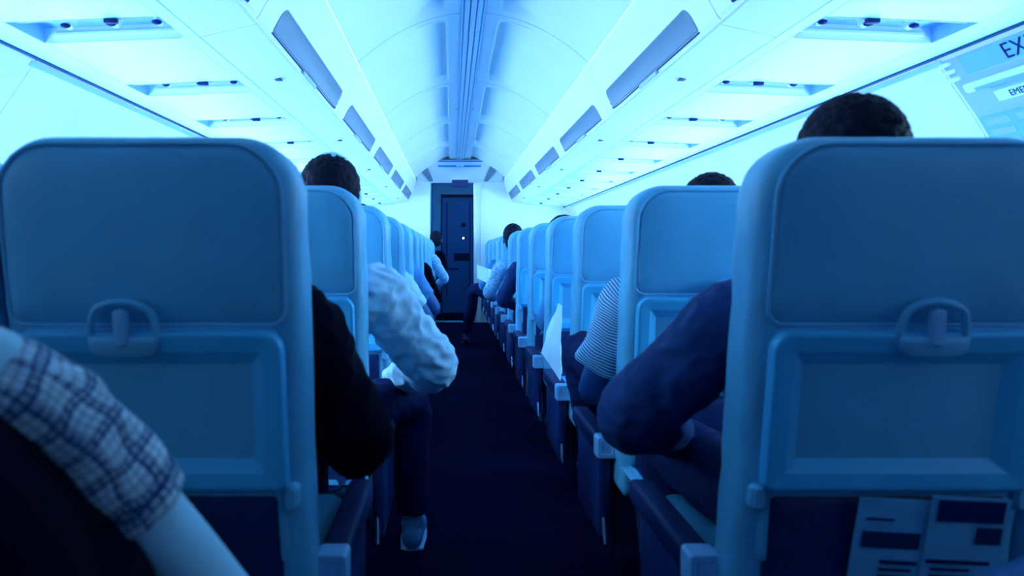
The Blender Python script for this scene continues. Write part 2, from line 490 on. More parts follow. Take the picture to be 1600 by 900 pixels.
for side, s in (('left', -1), ('right', 1)):
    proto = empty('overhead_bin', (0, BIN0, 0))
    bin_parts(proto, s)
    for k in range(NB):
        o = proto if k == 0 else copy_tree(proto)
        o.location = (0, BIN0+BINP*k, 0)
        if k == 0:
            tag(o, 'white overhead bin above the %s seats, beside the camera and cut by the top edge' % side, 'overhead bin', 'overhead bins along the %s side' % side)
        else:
            tag(o, 'white overhead bin with its shaded band painted blue on the %s side, %s' % (side, ordin[k-1]), 'overhead bin', 'overhead bins along the %s side' % side)
    for ob in COL.objects:
        pass
    # cove lamp strip hidden in the joint between bins and ceiling
    b = bmesh.new()
    extrude_profile(b, [(s*0.6035, 1.9975), (s*0.6035, 1.9985), (s*0.62, 2.012), (s*0.63, 2.010)], Y0+0.5, 10.0)
    # crown joint line
    tag(obj('cove_light', b, M['cove'], None, False), 'long thin strip light in the joint between ceiling and %s overhead bins' % side, 'light', 'cove strip lights')
    b = bmesh.new(); extrude_profile(b, [(s*1.470, 1.6345), (s*1.486, 1.6345), (s*1.486, 1.652), (s*1.470, 1.652)], Y0, Y1)
    struct('trim_%d' % (5 if s < 0 else 6), b, M['seam'])
    # pale rail under the crown on the wall
    b = bmesh.new()
    extrude_profile(b, [(s*(wall_x(1.612)-0.004), 1.612), (s*(wall_x(1.628)-0.004), 1.628), (s*(wall_x(1.628)+0.01), 1.628), (s*(wall_x(1.612)+0.01), 1.612)], 2.40, 9.9)
    struct('trim_%d' % (7 if s < 0 else 8), b, M['paleblue'])

# ------------------------------------------------------------------ passenger service units
ROWP = 0.787
PSUY = [2.26+0.765*k for k in range(-3, 11)]
def base_z(x): return 1.663-0.040*(x-0.888)
def psu_parts(root, s):
    # local y=0 is the far edge of the recess
    def q(bm, x0, x1, y0, y1, dz0, dz1):
        c = [(x, y, base_z(x)+d) for x in (x0, x1) for y in (y0, y1) for d in (dz0, dz1)]
        v = [bm.verts.new((s*x, y, z)) for x, y, z in c]
        for f in ((0,1,3,2),(4,6,7,5),(0,4,5,1),(2,3,7,6),(0,2,6,4),(1,5,7,3)): bm.faces.new([v[i] for i in f])
    ya, yb = -0.46, 0.3045; xa, xb, xc, xd = 0.891, 0.935, 1.365, 1.478
    b = bmesh.new()
    q(b, xa, xb-0.001, ya, yb, 0, 0.02)
    q(b, xc+0.001, xd, ya, yb, 0, 0.02)
    q(b, xb+0.001, xc-0.001, ya, -0.205, 0, 0.02)
    q(b, xb+0.001, xc-0.001, 0.0, yb, 0, 0.02)
    panel = obj('ceiling_panel', b, M['psu'], root, False)
    b = bmesh.new()
    q(b, xb-0.001, xb+0.002, 0.0, 0.20, -0.0006, 0.012); q(b, xc-0.002, xc+0.001, 0.0, 0.16, -0.0006, 0.012)
    obj('panel_seam', b, M['paleblue'], panel, False)
    b = bmesh.new()   # recess tub
    q(b, xb-0.004, xc+0.004, -0.21, 0.004, 0.046, 0.052)
    q(b, xb-0.004, xb, -0.21, 0.004, 0.0, 0.046); q(b, xc, xc+0.004, -0.21, 0.004, 0.0, 0.046)
    q(b, xb, xc, -0.209, -0.205, 0.0, 0.046)
    obj('recess_tub', b, M['sign'], root, False)
    b = bmesh.new()
    q(b, xb, xc, -0.0035, -0.0006, 0.0, 0.046)
    q(b, xb+0.01, xc-0.03, -0.016, -0.0036, 0.018, 0.026)
    obj('front_ledge', b, M['white'], root, False)
    b = bmesh.new()
    q(b, xb+0.03, xc-0.03, -0.2035, -0.197, -0.001, 0.008); q(b, xb+0.012, xc-0.012, -0.003, 0.001, -0.0012, 0.001)
    obj('trim_bar', b, M['sign'], root, False)
    b = bmesh.new(); xm = 1.07
    t = bmesh.new(); rbox(t, -0.019, 0.019, -0.008, 0.008, -0.013, 0.008, 0.003)
    merge(b, t, Matrix.Translation((s*xm, -0.201, base_z(xm))))
    obj('sign_box', b, M['ink'], root)
    for xm in (0.98, 1.115, 1.25):
        b = bmesh.new()
        c = Vector((s*xm, -0.075, base_z(xm)+0.034))
        tube(b, [c+Vector((0, 0, 0.010)), c+Vector((0, -0.004, -0.004)), c+Vector((0, -0.010, -0.013))], [0.019, 0.018, 0.012], seg=14, n=3, caps=('flat', 'flat'))
        nozzle = obj('reading_light', b, M['rail'], root)
        b = bmesh.new()
        ball(b, c+Vector((s*0.006, -0.016, -0.012)), (0.015, 0.011, 0.008), 2)
        obj('light_lens', b, M['ink'], nozzle)
for side, s in (('left', -1), ('right', 1)):
    proto = empty('passenger_service_unit', (0, PSUY[0], 0)); psu_parts(proto, s)
    for k, y in enumerate(PSUY):
        o = proto if k == 0 else copy_tree(proto); o.location = (0, y, 0)
        if k < 3: lab = 'overhead service panel behind the camera above the %s seats' % side
        else: lab = 'overhead service panel with reading lights above the %s seats, %s along the cabin' % (side, ['first', 'second', 'third', 'fourth', 'fifth', 'sixth', 'seventh', 'eighth', 'ninth', 'tenth', 'eleventh'][k-3])
        tag(o, lab, 'service panel', 'service panels above the %s seats' % side)
b = bmesh.new(); box(b, -1.95, -0.95, Y0, Y1, 1.80, 1.82); struct('trim_9', b, M['white'])
b = bmesh.new(); box(b, 0.95, 1.95, Y0, Y1, 1.80, 1.82); struct('trim_10', b, M['white'])

# ------------------------------------------------------------------ windows
def window(n, s, y):
    z = 1.12; x = wall_x(z)
    ang = math.atan2(wall_x(1.02)-wall_x(1.22), 0.20)
    b = bmesh.new()
    outer = rrect(0.16, -0.22, 0.22, 0.10, 0.10, 6); inner = rrect(0.115, -0.17, 0.17, 0.08, 0.08, 6)
    rings = [[b.verts.new((px, d, pz)) for px, pz in o_] for o_, d in ((outer, 0.006), (outer, -0.004), (inner, -0.006), (inner, 0.006))]
    for i in range(4):
        a, c = rings[i], rings[(i+1) % 4]
        for k in range(len(a)):
            j = (k+1) % len(a); b.faces.new((a[k], a[j], c[j], c[k]))
    mtx = Matrix.Translation((s*(x-0.012), y, z)) @ Matrix.Rotation(-s*ang, 4, 'Y') @ Matrix.Rotation(-s*PI/2, 4, 'Z')
    b.transform(mtx)
    f = struct('window_%d' % n, b, M['white'], True)
    b = bmesh.new()
    slab(b, 0.115, -0.17, 0.17, 0.08, 0.08, [(0, 0.0075), (0, 0.003)])
    b.transform(mtx)
    obj('window_pane' if y > 1.5 else 'window_shade', b, M['window' if y > 1.5 else 'shade'], f)  # panes beside and behind the camera are added dim fill
n = 1
for k in range(23):
    y = 1.55-0.51*5+0.51*k
    if y > 9.9: break
    for s in (-1, 1): window(n, s, y); n += 1

# ------------------------------------------------------------------ exit door, signs (right wall)
def on_wall(s, y, z, off=0.0):
    ang = math.atan2(wall_x(z-0.03)-wall_x(z+0.03), 0.06)
    # local x -> -y (reading direction), local y -> up the wall, local z -> into the cabin
    return Matrix.Translation((s*(wall_x(z)-off), y, z)) @ Matrix.Rotation(-s*ang, 4, 'Y') @ Matrix(((0, 0, -s, 0), (-s, 0, 0, 0), (0, 1, 0, 0), (0, 0, 0, 1)))
def text_obj(body, size, m, mtx, parent, name='lettering'):
    c = bpy.data.curves.new('t', 'FONT'); c.body = body; c.size = size; c.extrude = 0.0008; c.space_character = 1.05
    t = bpy.data.objects.new('t', c); COL.objects.link(t)
    dg = bpy.context.evaluated_depsgraph_get(); dg.update()
    me = bpy.data.meshes.new_from_object(t.evaluated_get(dg)); me.name = name
    bpy.data.objects.remove(t); me.transform(mtx); me.materials.clear(); me.materials.append(m)
    return link(bpy.data.objects.new(name, me), parent)
b = bmesh.new()
zz = [0.55, 0.7, 0.8, 0.95, 1.05, 1.15, 1.25, 1.3, 1.4, 1.45, 1.52, 1.58, 1.622]
extrude_profile(b, [(wall_x(z)-0.002, z) for z in zz]+[(wall_x(z)+0.01, z) for z in zz[::-1]], 1.55, 2.405)
struct('door_2', b, M['hatch'], True)
b = bmesh.new(); rbox(b, -0.25, 0.25, -0.032, 0.036, -0.002, 0.006, 0.002, 1); b.transform(on_wall(1, 2.075, 1.590))
sg = tag(obj('exit_sign', b, M['sign'], None, False), 'blue exit sign high on the right wall under the service panels', 'sign')
text_obj('EXIT', 0.072, M['ink'], on_wall(1, 2.155, 1.569, 0.0075), sg)
b = bmesh.new()
mt = on_wall(1, 2.14, 1.528)
slab(b, 0.24, -0.018, 0.014, 0.012, 0.012, [(0, 0.004), (0, -0.012), (0.006, -0.022)])
b.transform(mt @ Matrix.Rotation(PI/2, 4, 'X') @ Matrix.Scale(-1, 4, (0, 1, 0)) @ Matrix.Scale(-1, 4, (0, 1, 0)))
hd = tag(obj('exit_handle_cover', b, M['white'], None), 'white ridged handle cover below the exit sign on the right wall', 'handle cover')
b = bmesh.new(); box(b, -0.17, 0.17, -0.008, 0.004, 0.0225, 0.0245); b.transform(mt)
obj('grip_slot', b, M['sign'], hd, False)
b = bmesh.new(); rbox(b, -0.21, 0.21, -0.016, 0.020, -0.002, 0.004, 0.001, 1); b.transform(on_wall(1, 2.07, 1.485))
sp = tag(obj('emergency_sign', b, M['white'], None, False), 'small white strip sign with dark lettering below the handle cover', 'sign')
text_obj('EMERGENCY EXIT', 0.030, M['ink'], on_wall(1, 2.225, 1.475, 0.0055), sp)
b = bmesh.new(); rbox(b, -0.21, 0.21, -0.062, 0.065, -0.002, 0.003, 0.001, 1); b.transform(on_wall(1, 2.19, 1.385))
pc = tag(obj('instruction_placard', b, M['sign'], None, False), 'pale blue instruction placard on the right wall below the emergency sign', 'sign')
b = bmesh.new()
for i in range(3):
    for j in range(3):
        box(b, -0.19+0.13*i, -0.19+0.13*i+0.10, -0.045+0.038*j, -0.045+0.038*j+0.022, 0.003, 0.0042)
b.transform(on_wall(1, 2.19, 1.385))
obj('picture_panels', b, M['hatch'], pc, False)
b = bmesh.new()   # bracket next to the sign
for dz in (-0.028, 0.0, 0.028): rbox(b, -0.028, 0.020, dz-0.006, dz+0.006, 0.0, 0.012, 0.002, 1)
b.transform(on_wall(1, 2.385, 1.588))
tag(obj('hinge_bracket', b, M['white'], None, False), 'small white hinge bracket at the far end of the exit sign', 'bracket')

# ------------------------------------------------------------------ forward bulkhead and vestibule
def quad_panel(bm, p, y, t=0.03):
    a = [bm.verts.new((x, y, z)) for x, z in p]; c = [bm.verts.new((x, y+t, z)) for x, z in p]
    n_ = len(p)
    for i in range(n_):
        j = (i+1) % n_; bm.faces.new((a[i], a[j], c[j], c[i]))
    bm.faces.new(a); bm.faces.new(c[::-1])
b = bmesh.new()
quad_panel(b, [(-1.9, 0), (-0.42, 0), (-0.42, 2.36), (-1.9, 2.36)], Y1)
quad_panel(b, [(0.225, 0), (1.9, 0), (1.9, 2.36), (0.225, 2.36)], Y1)
quad_panel(b, [(-0.42, 1.99), (0.225, 1.99), (0.225, 2.36), (-0.42, 2.36)], Y1)
struct('wall_front', b, M['white'])
b = bmesh.new()
for x0, x1 in ((0.20, 0.228), (0.30, 0.306)): rbox(b, x0, x1, Y1-0.03, Y1+0.12, 0, 1.985, 0.006)
struct('trim_11', b, M['white'], True)
b = bmesh.new(); box(b, -1.9, 1.9, Y0-0.05, Y0, 0, 2.4); struct('wall_back', b, M['bulk'])
# soffit between the ceiling and the bulkhead
b = bmesh.new()
pv = None
for y, z, w in ((9.80, 2.235, 0.62), (9.80, 2.215, 0.62), (10.10, 2.12, 0.60), (Y1, 1.995, 0.60)):
    row = [b.verts.new((-w, y, z)), b.verts.new((w, y, z)), b.verts.new((w, y, z+0.12)), b.verts.new((-w, y, z+0.12))]
    if pv:
        for i in range(4):
            j = (i+1) % 4; b.faces.new((pv[i], pv[j], row[j], row[i]))
    pv = row
struct('trim_12', b, M['ceil'])
b = bmesh.new(); box(b, -0.60, 0.60, 9.785, 9.80, 2.205, 2.222); struct('trim_13', b, M['bulk'])
for s in (-1, 1):
    b = bmesh.new()
    c0 = -0.10 if s < 0 else 0.06
    pts = [(c0+s*0.50, 9.84, 2.195), (c0+s*0.36, 9.84, 2.195), (c0+s*0.28, 10.38, 2.015), (c0+s*0.33, 10.38, 2.01)]
    vs = [b.verts.new(p) for p in pts]+[b.verts.new((x, y, z-0.012)) for x, y, z in pts]
    for f in ((0,1,2,3),(4,5,6,7),(0,1,5,4),(1,2,6,5),(2,3,7,6),(3,0,4,7)): b.faces.new([vs[i] for i in f])
    struct('trim_%d' % (14 if s < 0 else 15), b, M['shade_wedge_blue'])
b = bmesh.new(); rbox(b, -0.30, 0.28, -0.012, 0.0, -0.016, 0.016, 0.003); b.transform(Matrix.Translation((0, 9.93, 2.165)) @ Matrix.Rotation(-0.3, 4, 'X'))
cs = tag(obj('ceiling_sign', b, M['bulk'], None, False), 'thin dark sign bar on the ceiling above the far door', 'sign')
b = bmesh.new(); rbox(b, -0.055, 0.05, -0.018, -0.012, -0.012, 0.012, 0.003); b.transform(Matrix.Translation((0, 9.93, 2.165)) @ Matrix.Rotation(-0.3, 4, 'X'))
obj('sign_face', b, M['white'], cs, False)
# vestibule walls
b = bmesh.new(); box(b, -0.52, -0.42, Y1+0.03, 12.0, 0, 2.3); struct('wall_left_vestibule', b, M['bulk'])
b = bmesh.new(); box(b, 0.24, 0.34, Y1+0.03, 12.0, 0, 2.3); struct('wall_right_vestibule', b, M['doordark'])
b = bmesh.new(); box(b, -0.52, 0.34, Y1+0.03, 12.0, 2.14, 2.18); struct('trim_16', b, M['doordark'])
b = bmesh.new(); rbox(b, -0.36, 0.18, 10.50, 10.66, 2.115, 2.14, 0.003); tag(obj('added_vestibule_fill', b, emis('added_vestibule_fill', LIGHT_RGB, 6.5), None, False), 'unseen fill light added inside the vestibule before the far door', 'lamp')  # glowing panel added out of view behind the lintel to brighten the doorway
b = bmesh.new(); box(b, -0.52, 0.34, 11.86, 12.0, 0, 2.3); struct('wall_vestibule_end', b, M['bulk'])
b = bmesh.new(); rbox(b, -0.40, 0.20, Y1-0.02, Y1+0.10, 0.0, 0.018, 0.004); struct('trim_17', b, M['sill'])
d = tag(empty('door_1', (0, 11.84, 0)), kind='structure')
b = bmesh.new(); rbox(b, -0.27, 0.26, -0.03, 0.02, 0.02, 1.90, 0.006); obj('door_leaf', b, M['door'], d, False)
b = bmesh.new()
rbox(b, -0.285, -0.27, -0.04, 0.02, 0, 1.93, 0.003); rbox(b, 0.225, 0.262, -0.04, 0.02, 0, 1.93, 0.003); rbox(b, -0.285, 0.262, -0.04, 0.02, 1.88, 1.93, 0.003)
obj('door_frame', b, M['doordark'], d, False)
b = bmesh.new()
rbox(b, -0.20, -0.185, -0.036, -0.03, 0.3, 1.8, 0.002); rbox(b, 0.17, 0.185, -0.036, -0.03, 0.3, 1.8, 0.002)
rbox(b, -0.08, 0.17, -0.036, -0.03, 0.86, 0.98, 0.002); rbox(b, -0.2, 0.0, -0.036, -0.03, 0.72, 0.74, 0.002)
obj('door_moulding', b, M['doordark'], d, False)
b = bmesh.new(); ball(b, Vector((0.075, -0.035, 1.44)), (0.035, 0.008, 0.035), 3); obj('door_handle', b, M['doordark'], d)
b = bmesh.new(); ball(b, Vector((0.073, -0.035, 1.225)), (0.03, 0.008, 0.03), 3); pe = obj('peephole', b, M['doordark'], d)
b = bmesh.new(); ball(b, Vector((0.073, -0.045, 1.225)), (0.012, 0.006, 0.012), 2)
obj('peephole_light', b, M['lamp'], pe)
b = bmesh.new(); rbox(b, -0.11, 0.12, Y1-0.07, Y1, 1.925, 2.035, 0.008)
tag(obj('door_sign_box', b, M['pocket'], None, False), 'dark box mounted above the far doorway', 'sign box')
b = bmesh.new(); rbox(b, -0.418, -0.40, 10.9, 11.5, 1.22, 1.32, 0.004)
tag(obj('wall_placard', b, M['door'], None, False), 'dark placard on the pale blue wall left of the far door', 'placard')

# ------------------------------------------------------------------ seats
SW, SP = 0.455, 0.457
SX = [0.335+SW/2+SP*k for k in range(3)]
ROW_Y = [1.05+ROWP*k for k in range(-1, 12)]    # first one is the camera's own row
def recline(bm):
    for v in bm.verts:
        z = v.co.z
        if z > 0.42: v.co.y += (1.17-z)*0.17
def crease(bm, amp):
    """loose-cover creases: short diagonal folds, strongest near the edges and the lower corners"""
    for v in bm.verts:
        c = v.co; e = min(1.0, abs(c.x)/0.22)**3
        w = 1-2*abs(noise.noise(Vector((c.x*9+c.z*7, c.z*17-abs(c.x)*14, 2.0+c.y*8))))
        lowd = 0.35+0.65*max(0, min(1, (1.02-c.z)/0.12))
        v.co.y -= amp*max(0, w-0.45)*2*e*lowd
        v.co.x += math.copysign(1, c.x)*amp*0.8*(w-0.5)*e
def densify(bm, longest=0.045):
    for cuts in (3, 3):
        es = [e for e in bm.edges if e.calc_length() > longest and all(len(f.verts) <= 4 for f in e.link_faces)]
        if es: bmesh.ops.subdivide_edges(bm, edges=es, cuts=cuts, use_grid_fill=True)
def wrinkle(bm, amp, sc=0.05):
    for v in bm.verts:
        c = v.co
        w = noise.noise(Vector((c.x/sc, c.z/sc*1.1, c.y/sc)))+0.5*noise.noise(Vector((c.x/sc*3, c.z/sc*3, 3)))
        v.co.y += w*amp
def make_seat(s):
    """s=+1: seat right of the aisle (its aisle side is -x)"""
    root = empty('airline_seat')
    hw = SW/2-0.003
    b = bmesh.new()
    slab(b, hw, 0.40, 1.17, 0.088, 0.04, [(0.12, 0.118), (0.06, 0.122)]+soft(0.0, 0.118, 0.034, 5)+[(0.045, -0.001), (0.06, 0.0005)], 10)
    densify(b); crease(b, 0.0045); wrinkle(b, 0.0025, 0.09); recline(b)
    back = obj('backrest', b, M['leather'], root)
    b = bmesh.new()   # padded head section, rear
    slab(b, hw-0.022, 0.893, 1.153, 0.075, 0.022, [(0.02, 0.04), (0, 0.02), (0, -0.004), (0.003, -0.007), (0.009, -0.0105), (0.018, -0.013), (0.035, -0.015), (0.06, -0.016), (0.09, -0.0165)], 10)
    densify(b); crease(b, 0.0030); wrinkle(b, 0.0015, 0.06); recline(b)
    obj('head_cushion', b, M['leather'], back)
    b = bmesh.new()
    ol = [(x, -0.0065, z) for x, z in rrect(hw-0.020, 0.892, 1.155, 0.076, 0.024, 8)]
    t = [Vector(p) for p in ol]
    tube(b, t+[t[0]], [0.0032]*(len(t)+1), side=(0, 1, 0), seg=6, n=1, caps=('flat', 'flat')); recline(b)
    obj('piping', b, M['piping'], back)
    # plastic rear shell
    b = bmesh.new()
    slab(b, hw-0.030, 0.50, 0.894, 0.028, 0.03, [(0.02, 0.06), (0, 0.04), (0, 0.0), (0.006, -0.008), (0.014, -0.009)])
    recline(b); obj('back_shell', b, M['shell'], root)
    # tray table
    tr = bmesh.new()
    slab(tr, hw-0.024, 0.633, 0.884, 0.030, 0.018, [(0.01, 0.0), (0, -0.005), (0, -0.020), (0.003, -0.0255), (0.008, -0.0275), (0.012, -0.0265), (0.030, -0.0265), (0.032, -0.0258), (0.054, -0.0070), (0.058, -0.0062), (0.09, -0.0062)], 8)
    recline(tr); tray = obj('tray_table', tr, M['tray'], root)
    # latch
    b = bmesh.new()
    cx, cz = -s*(-0.030), 0.893
    cx = s*0.030
    pts = [(cx-0.048, -0.024, 0.868), (cx-0.047, -0.026, 0.895), (cx-0.036, -0.027, 0.918), (cx, -0.027, 0.928), (cx+0.036, -0.027, 0.918), (cx+0.047, -0.026, 0.895), (cx+0.048, -0.024, 0.868)]
    tube(b, pts, [0.006]*7, side=(0, 1, 0), seg=8, n=3); recline(b)
    hs = obj('latch_housing', b, M['shell'], root)
    b = bmesh.new()
    slab(b, 0.050, 0.846, 0.876, 0.004, 0.022, [(0.004, -0.02), (0, -0.024), (0.0, -0.034), (0.004, -0.037)])
    b.transform(Matrix.Translation((cx, 0, 0))); recline(b)
    obj('latch_cup', b, M['piping'], hs)
    b = bmesh.new()
    slab(b, 0.0085, 0.862, 0.917, 0.008, 0.006, [(0, -0.024), (0, -0.040), (0.003, -0.044)])
    b.transform(Matrix.Translation((cx, 0, 0))); recline(b)
    obj('tray_latch', b, M['capgrey'], root)
    # hinges either side of the tray
    for q in (-1, 1):
        b = bmesh.new()
        slab(b, 0.011, 0.600, 0.642, 0.010, 0.010, [(0.004, 0.03), (0, 0.02), (0, -0.014), (0.005, -0.020)])
        b.transform(Matrix.Translation((q*(hw-0.022), 0, 0))); recline(b)
        obj('tray_hinge', b, M['shell'], root)
    # literature pocket
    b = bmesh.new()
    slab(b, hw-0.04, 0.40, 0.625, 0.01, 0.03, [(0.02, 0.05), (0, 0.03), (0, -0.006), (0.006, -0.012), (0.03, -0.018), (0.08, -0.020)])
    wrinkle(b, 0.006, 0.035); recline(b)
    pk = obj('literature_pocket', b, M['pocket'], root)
    # seat pan
    b = bmesh.new()
    slab(b, hw-0.006, 0.11, 0.60, 0.05, 0.02, soft(0.33, 0.455, 0.035, 4), 6)
    b.transform(Matrix(((1, 0, 0, 0), (0, 0, 1, 0.03), (0, 1, 0, 0), (0, 0, 0, 1))))
    obj('seat_cushion', b, M['leather'], root)
    # armrest on the aisle side
    ax = -s*(SW/2+0.018)
    b = bmesh.new(); rbox(b, ax-0.027, ax+0.027, 0.20, 0.62, 0.434, 0.486, 0.012, 3)
    arm = obj('armrest', b, M['armpad'], root)
    b = bmesh.new()
    slab(b, 0.028, 0.428, 0.489, 0.010, 0.008, [(0, 0.235), (0, 0.192), (0.003, 0.188), (0.013, 0.188), (0.0145, 0.1905), (0.019, 0.1905)])
    b.transform(Matrix.Translation((ax, 0, 0)))
    obj('end_cap', b, M['capgrey'], arm)
    b = bmesh.new(); rbox(b, ax-0.020, ax+0.018, 0.215, 0.55, 0.20, 0.438, 0.012, 2)
    obj('side_panel', b, M['shell'] if False else M['pocket'], root)
    # metal strut seen edge-on from the aisle
    b = bmesh.new(); tube(b, [(ax-0.004, 0.26, 0.44), (ax-0.006, 0.24, 0.33), (ax-0.002, 0.20, 0.19)], [0.006, 0.005, 0.006], seg=8)
    obj('metal_strut', b, M['metal'], root)
    for q in (-1, 1):
        for y0, y1 in ((0.50, 0.56), (0.22, 0.10)):
            b = bmesh.new(); tube(b, [(q*0.15, y0, 0.33), (q*0.15, (y0+y1)/2, 0.17), (q*0.15, y1, 0.005)], [0.014, 0.012, 0.016], seg=8, n=3, caps=('flat', 'flat'))
            obj('leg', b, M['dark'], root)
    return root
names = ['in the camera\'s own row', 'nearest the camera, large in front', 'second row ahead', 'third row ahead', 'fourth row ahead', 'fifth row ahead', 'sixth row ahead', 'seventh row ahead',
         'eighth row ahead', 'ninth row ahead', 'tenth row ahead', 'eleventh row ahead', 'twelfth and last row']
for side, s in (('left', -1), ('right', 1)):
    proto = make_seat(s); first = True
    for r, y in enumerate(ROW_Y):
        for c, x in enumerate(SX):
            if r == 0 : continue
            o = proto if first else copy_tree(proto); first = False
            o.location = (s*x, y, 0)
            if c == 0:
                tag(o, 'blue leather seat on the %s edge of the aisle, %s' % (side, names[r]), 'airline seat', 'aisle seats left and right')
            else:
                tag(o, 'blue leather airline seat on the %s, hidden behind the aisle seats' % side, 'airline seat', 'inner seats on the %s side' % side)

# ------------------------------------------------------------------ people
def V(*a): return Vector(a)
def hand(bm, wrist, direction, up, thumb_side, r=1.0, curl=0.5):
    """palm, four bent fingers of different lengths and a thumb, appended to the body pieces"""
    d = Vector(direction).normalized(); u = Vector(up); u = (u-d*u.dot(d)).normalized(); w = d.cross(u)*thumb_side
    pal = wrist+d*0.055
    rot = Matrix((w, d, u)).transposed()
    ball(bm, pal, (0.040*r, 0.052*r, 0.016*r), 3, rot)
    for i, (off, L) in enumerate(((0.029, 0.068), (0.010, 0.077), (-0.009, 0.072), (-0.027, 0.056))):
        a = wrist+d*0.095+w*off
        p1 = a+d*L*0.45*math.cos(curl*0.5)-u*L*0.45*math.sin(curl*0.5)
        p2 = p1+d*L*0.32*math.cos(curl*1.3)-u*L*0.32*math.sin(curl*1.3)
        p3 = p2+d*L*0.25*math.cos(curl*2.0)-u*L*0.25*math.sin(curl*2.0)
        tube(bm, [a-d*0.02, a, p1, p2, p3], [0.009, 0.0095, 0.0088, 0.008, 0.007], seg=8, n=2)
    a = wrist+d*0.030+w*0.030
    tube(bm, [a-w*0.01, a+w*0.018+d*0.022-u*0.006, a+w*0.026+d*0.048-u*0.014], [0.012, 0.0105, 0.009], seg=8, n=3)
def head_pieces(bm, c, yaw=0.0):
    R = Matrix.Rotation(yaw, 3, 'Z')
    def T(x, y, z): return c+R@V(x, y, z)
    ball(bm, T(0, -0.008, 0.02), (0.076, 0.093, 0.092), 3, R)      # cranium
    ball(bm, T(0, 0.028, -0.045), (0.057, 0.062, 0.070), 3, R)     # face and jaw
    tube(bm, [T(0, 0.086, 0.012), T(0, 0.103, -0.022), T(0, 0.092, -0.034)], [0.009, 0.015, 0.012], seg=8, n=3)
    tube(bm, [T(-0.024, 0.078, -0.064), T(0, 0.088, -0.064), T(0.024, 0.078, -0.064)], [0.007, 0.009, 0.007], seg=8, n=3)
    ball(bm, T(0, 0.078, -0.10), (0.022, 0.016, 0.018), 2, R)
    for q in (-1, 1):
        ball(bm, T(q*0.078, -0.008, -0.012), (0.008, 0.018, 0.031), 2, R)
        tube(bm, [T(q*0.045, 0.078, 0.024), T(q*0.014, 0.085, 0.024)], [0.008, 0.008], seg=8, n=2)
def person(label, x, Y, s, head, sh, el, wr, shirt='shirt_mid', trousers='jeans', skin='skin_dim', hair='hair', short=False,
           knee=None, ank=None, far=False, yaw=0.0, bald=False, group=None, sleeve_mat=None, sleeve_r=(0.062, 0.056, 0.046), shoe='dark',
           knee2=None, ank2=None, head_z=None, wr_end=None, vox=None, wrinkle_amp=None):
    """s=+1: sits right of the aisle; sh/el/wr are the aisle-side arm; the other arm is mirrored"""
    hd = V(*head)
    root = empty('person', (x, Y+0.3, 0.0), label, 'person', group or 'seated passengers')
    sh, el, wr = V(*sh), V(*el), V(*wr)
    mir = lambda p: V(2*x-p.x, p.y, p.z)
    
    cb = V((sh.x*0.35+mir(sh).x*0.35+x*0.3), sh.y, sh.z)
    sh2 = V(2*cb.x-sh.x, sh.y+0.02, sh.z-0.005)
    el2 = V(x+s*0.215, Y+0.33, 0.64); wr2 = V(x+s*0.12, Y+0.55, 0.60)
    if (sh2-el2).length > 0.36: el2 = sh2+(el2-sh2).normalized()*0.33
    pelvis = V(x, Y+0.30, 0.550); chest = V((cb.x*0.7+x*0.3), sh.y+0.045, sh.z-0.10); belly = V(x, Y+0.31, 0.69)
    k1 = V(*knee) if knee else V(x-s*0.09, Y+0.67, 0.545)
    a1 = V(*ank) if ank else V(x-s*0.09, Y+0.72, 0.09)
    k2 = V(*knee2) if knee2 else V(x+s*0.10, Y+0.67, 0.545)
    a2 = V(*ank2) if ank2 else V(x+s*0.10, Y+0.74, 0.09)
    h1 = V(x-s*0.085, Y+0.27, 0.535); h2 = V(x+s*0.085, Y+0.27, 0.535)
    hdn = lambda a, c, t: a+(c-a)*t
    # --- body, one continuous surface
    b = bmesh.new()
    head_pieces(b, hd, yaw)
    tube(b, [chest+V(0, 0.0, 0.09), V((cb.x+hd.x)/2, (sh.y+hd.y)/2, (sh.z+hd.z)/2+0.01), hd+V(0, -0.004, -0.04)], [0.066, 0.056, 0.054], seg=14, n=3)
    tube(b, [pelvis, belly, chest, chest+V(0, 0, 0.09)], [(0.150, 0.10), (0.135, 0.095), (0.155, 0.10), (0.10, 0.07)], side=(1, 0, 0), seg=20, n=4)
    for a, e, w, q in ((sh, el, wr, 1), (sh2, el2, wr2, -1)):
        tube(b, [hdn(chest+V(0, 0, 0.06), a, 0.5), a, hdn(a, e, 0.5), e, hdn(e, w, 0.35), w], [0.055, 0.052, 0.046, 0.039, 0.040, 0.026], seg=12, n=3)
        dirn = (w-e).normalized()
        hand(b, w-dirn*0.005, dirn, V(0, 0.2, 1), -s*q*1.0, 1.0, 0.55)
    for h, k, a in ((h1, k1, a1), (h2, k2, a2)):
        tube(b, [h, hdn(h, k, 0.5), k, hdn(k, a, 0.4), a], [0.082, 0.070, 0.055, 0.050, 0.034], seg=12, n=3)
        tube(b, [a+V(0, -0.03, -0.04), a+V(0, 0.06, -0.05), a+V(0, 0.15, -0.06)], [0.032, 0.034, 0.022], seg=10, n=3)
    vx = vox or (0.0085 if far else 0.0065)
    organic('body', b, M[skin], root, vx, 3)
    # --- hair
    b = bmesh.new(); R = Matrix.Rotation(yaw, 3, 'Z')
    if bald:
        ball(b, hd+R@V(0, -0.024, 0.010), (0.083, 0.088, 0.094), 4, R)
    else:
        ball(b, hd+R@V(0, -0.022, 0.032), (0.081, 0.094, 0.092), 4, R)
        ball(b, hd+R@V(0, -0.050, -0.03), (0.066, 0.055, 0.06), 3, R)
    organic('hair', b, M[hair], root, 0.006, 2, 0.004, 0.02)
    # --- shirt
    b = bmesh.new()
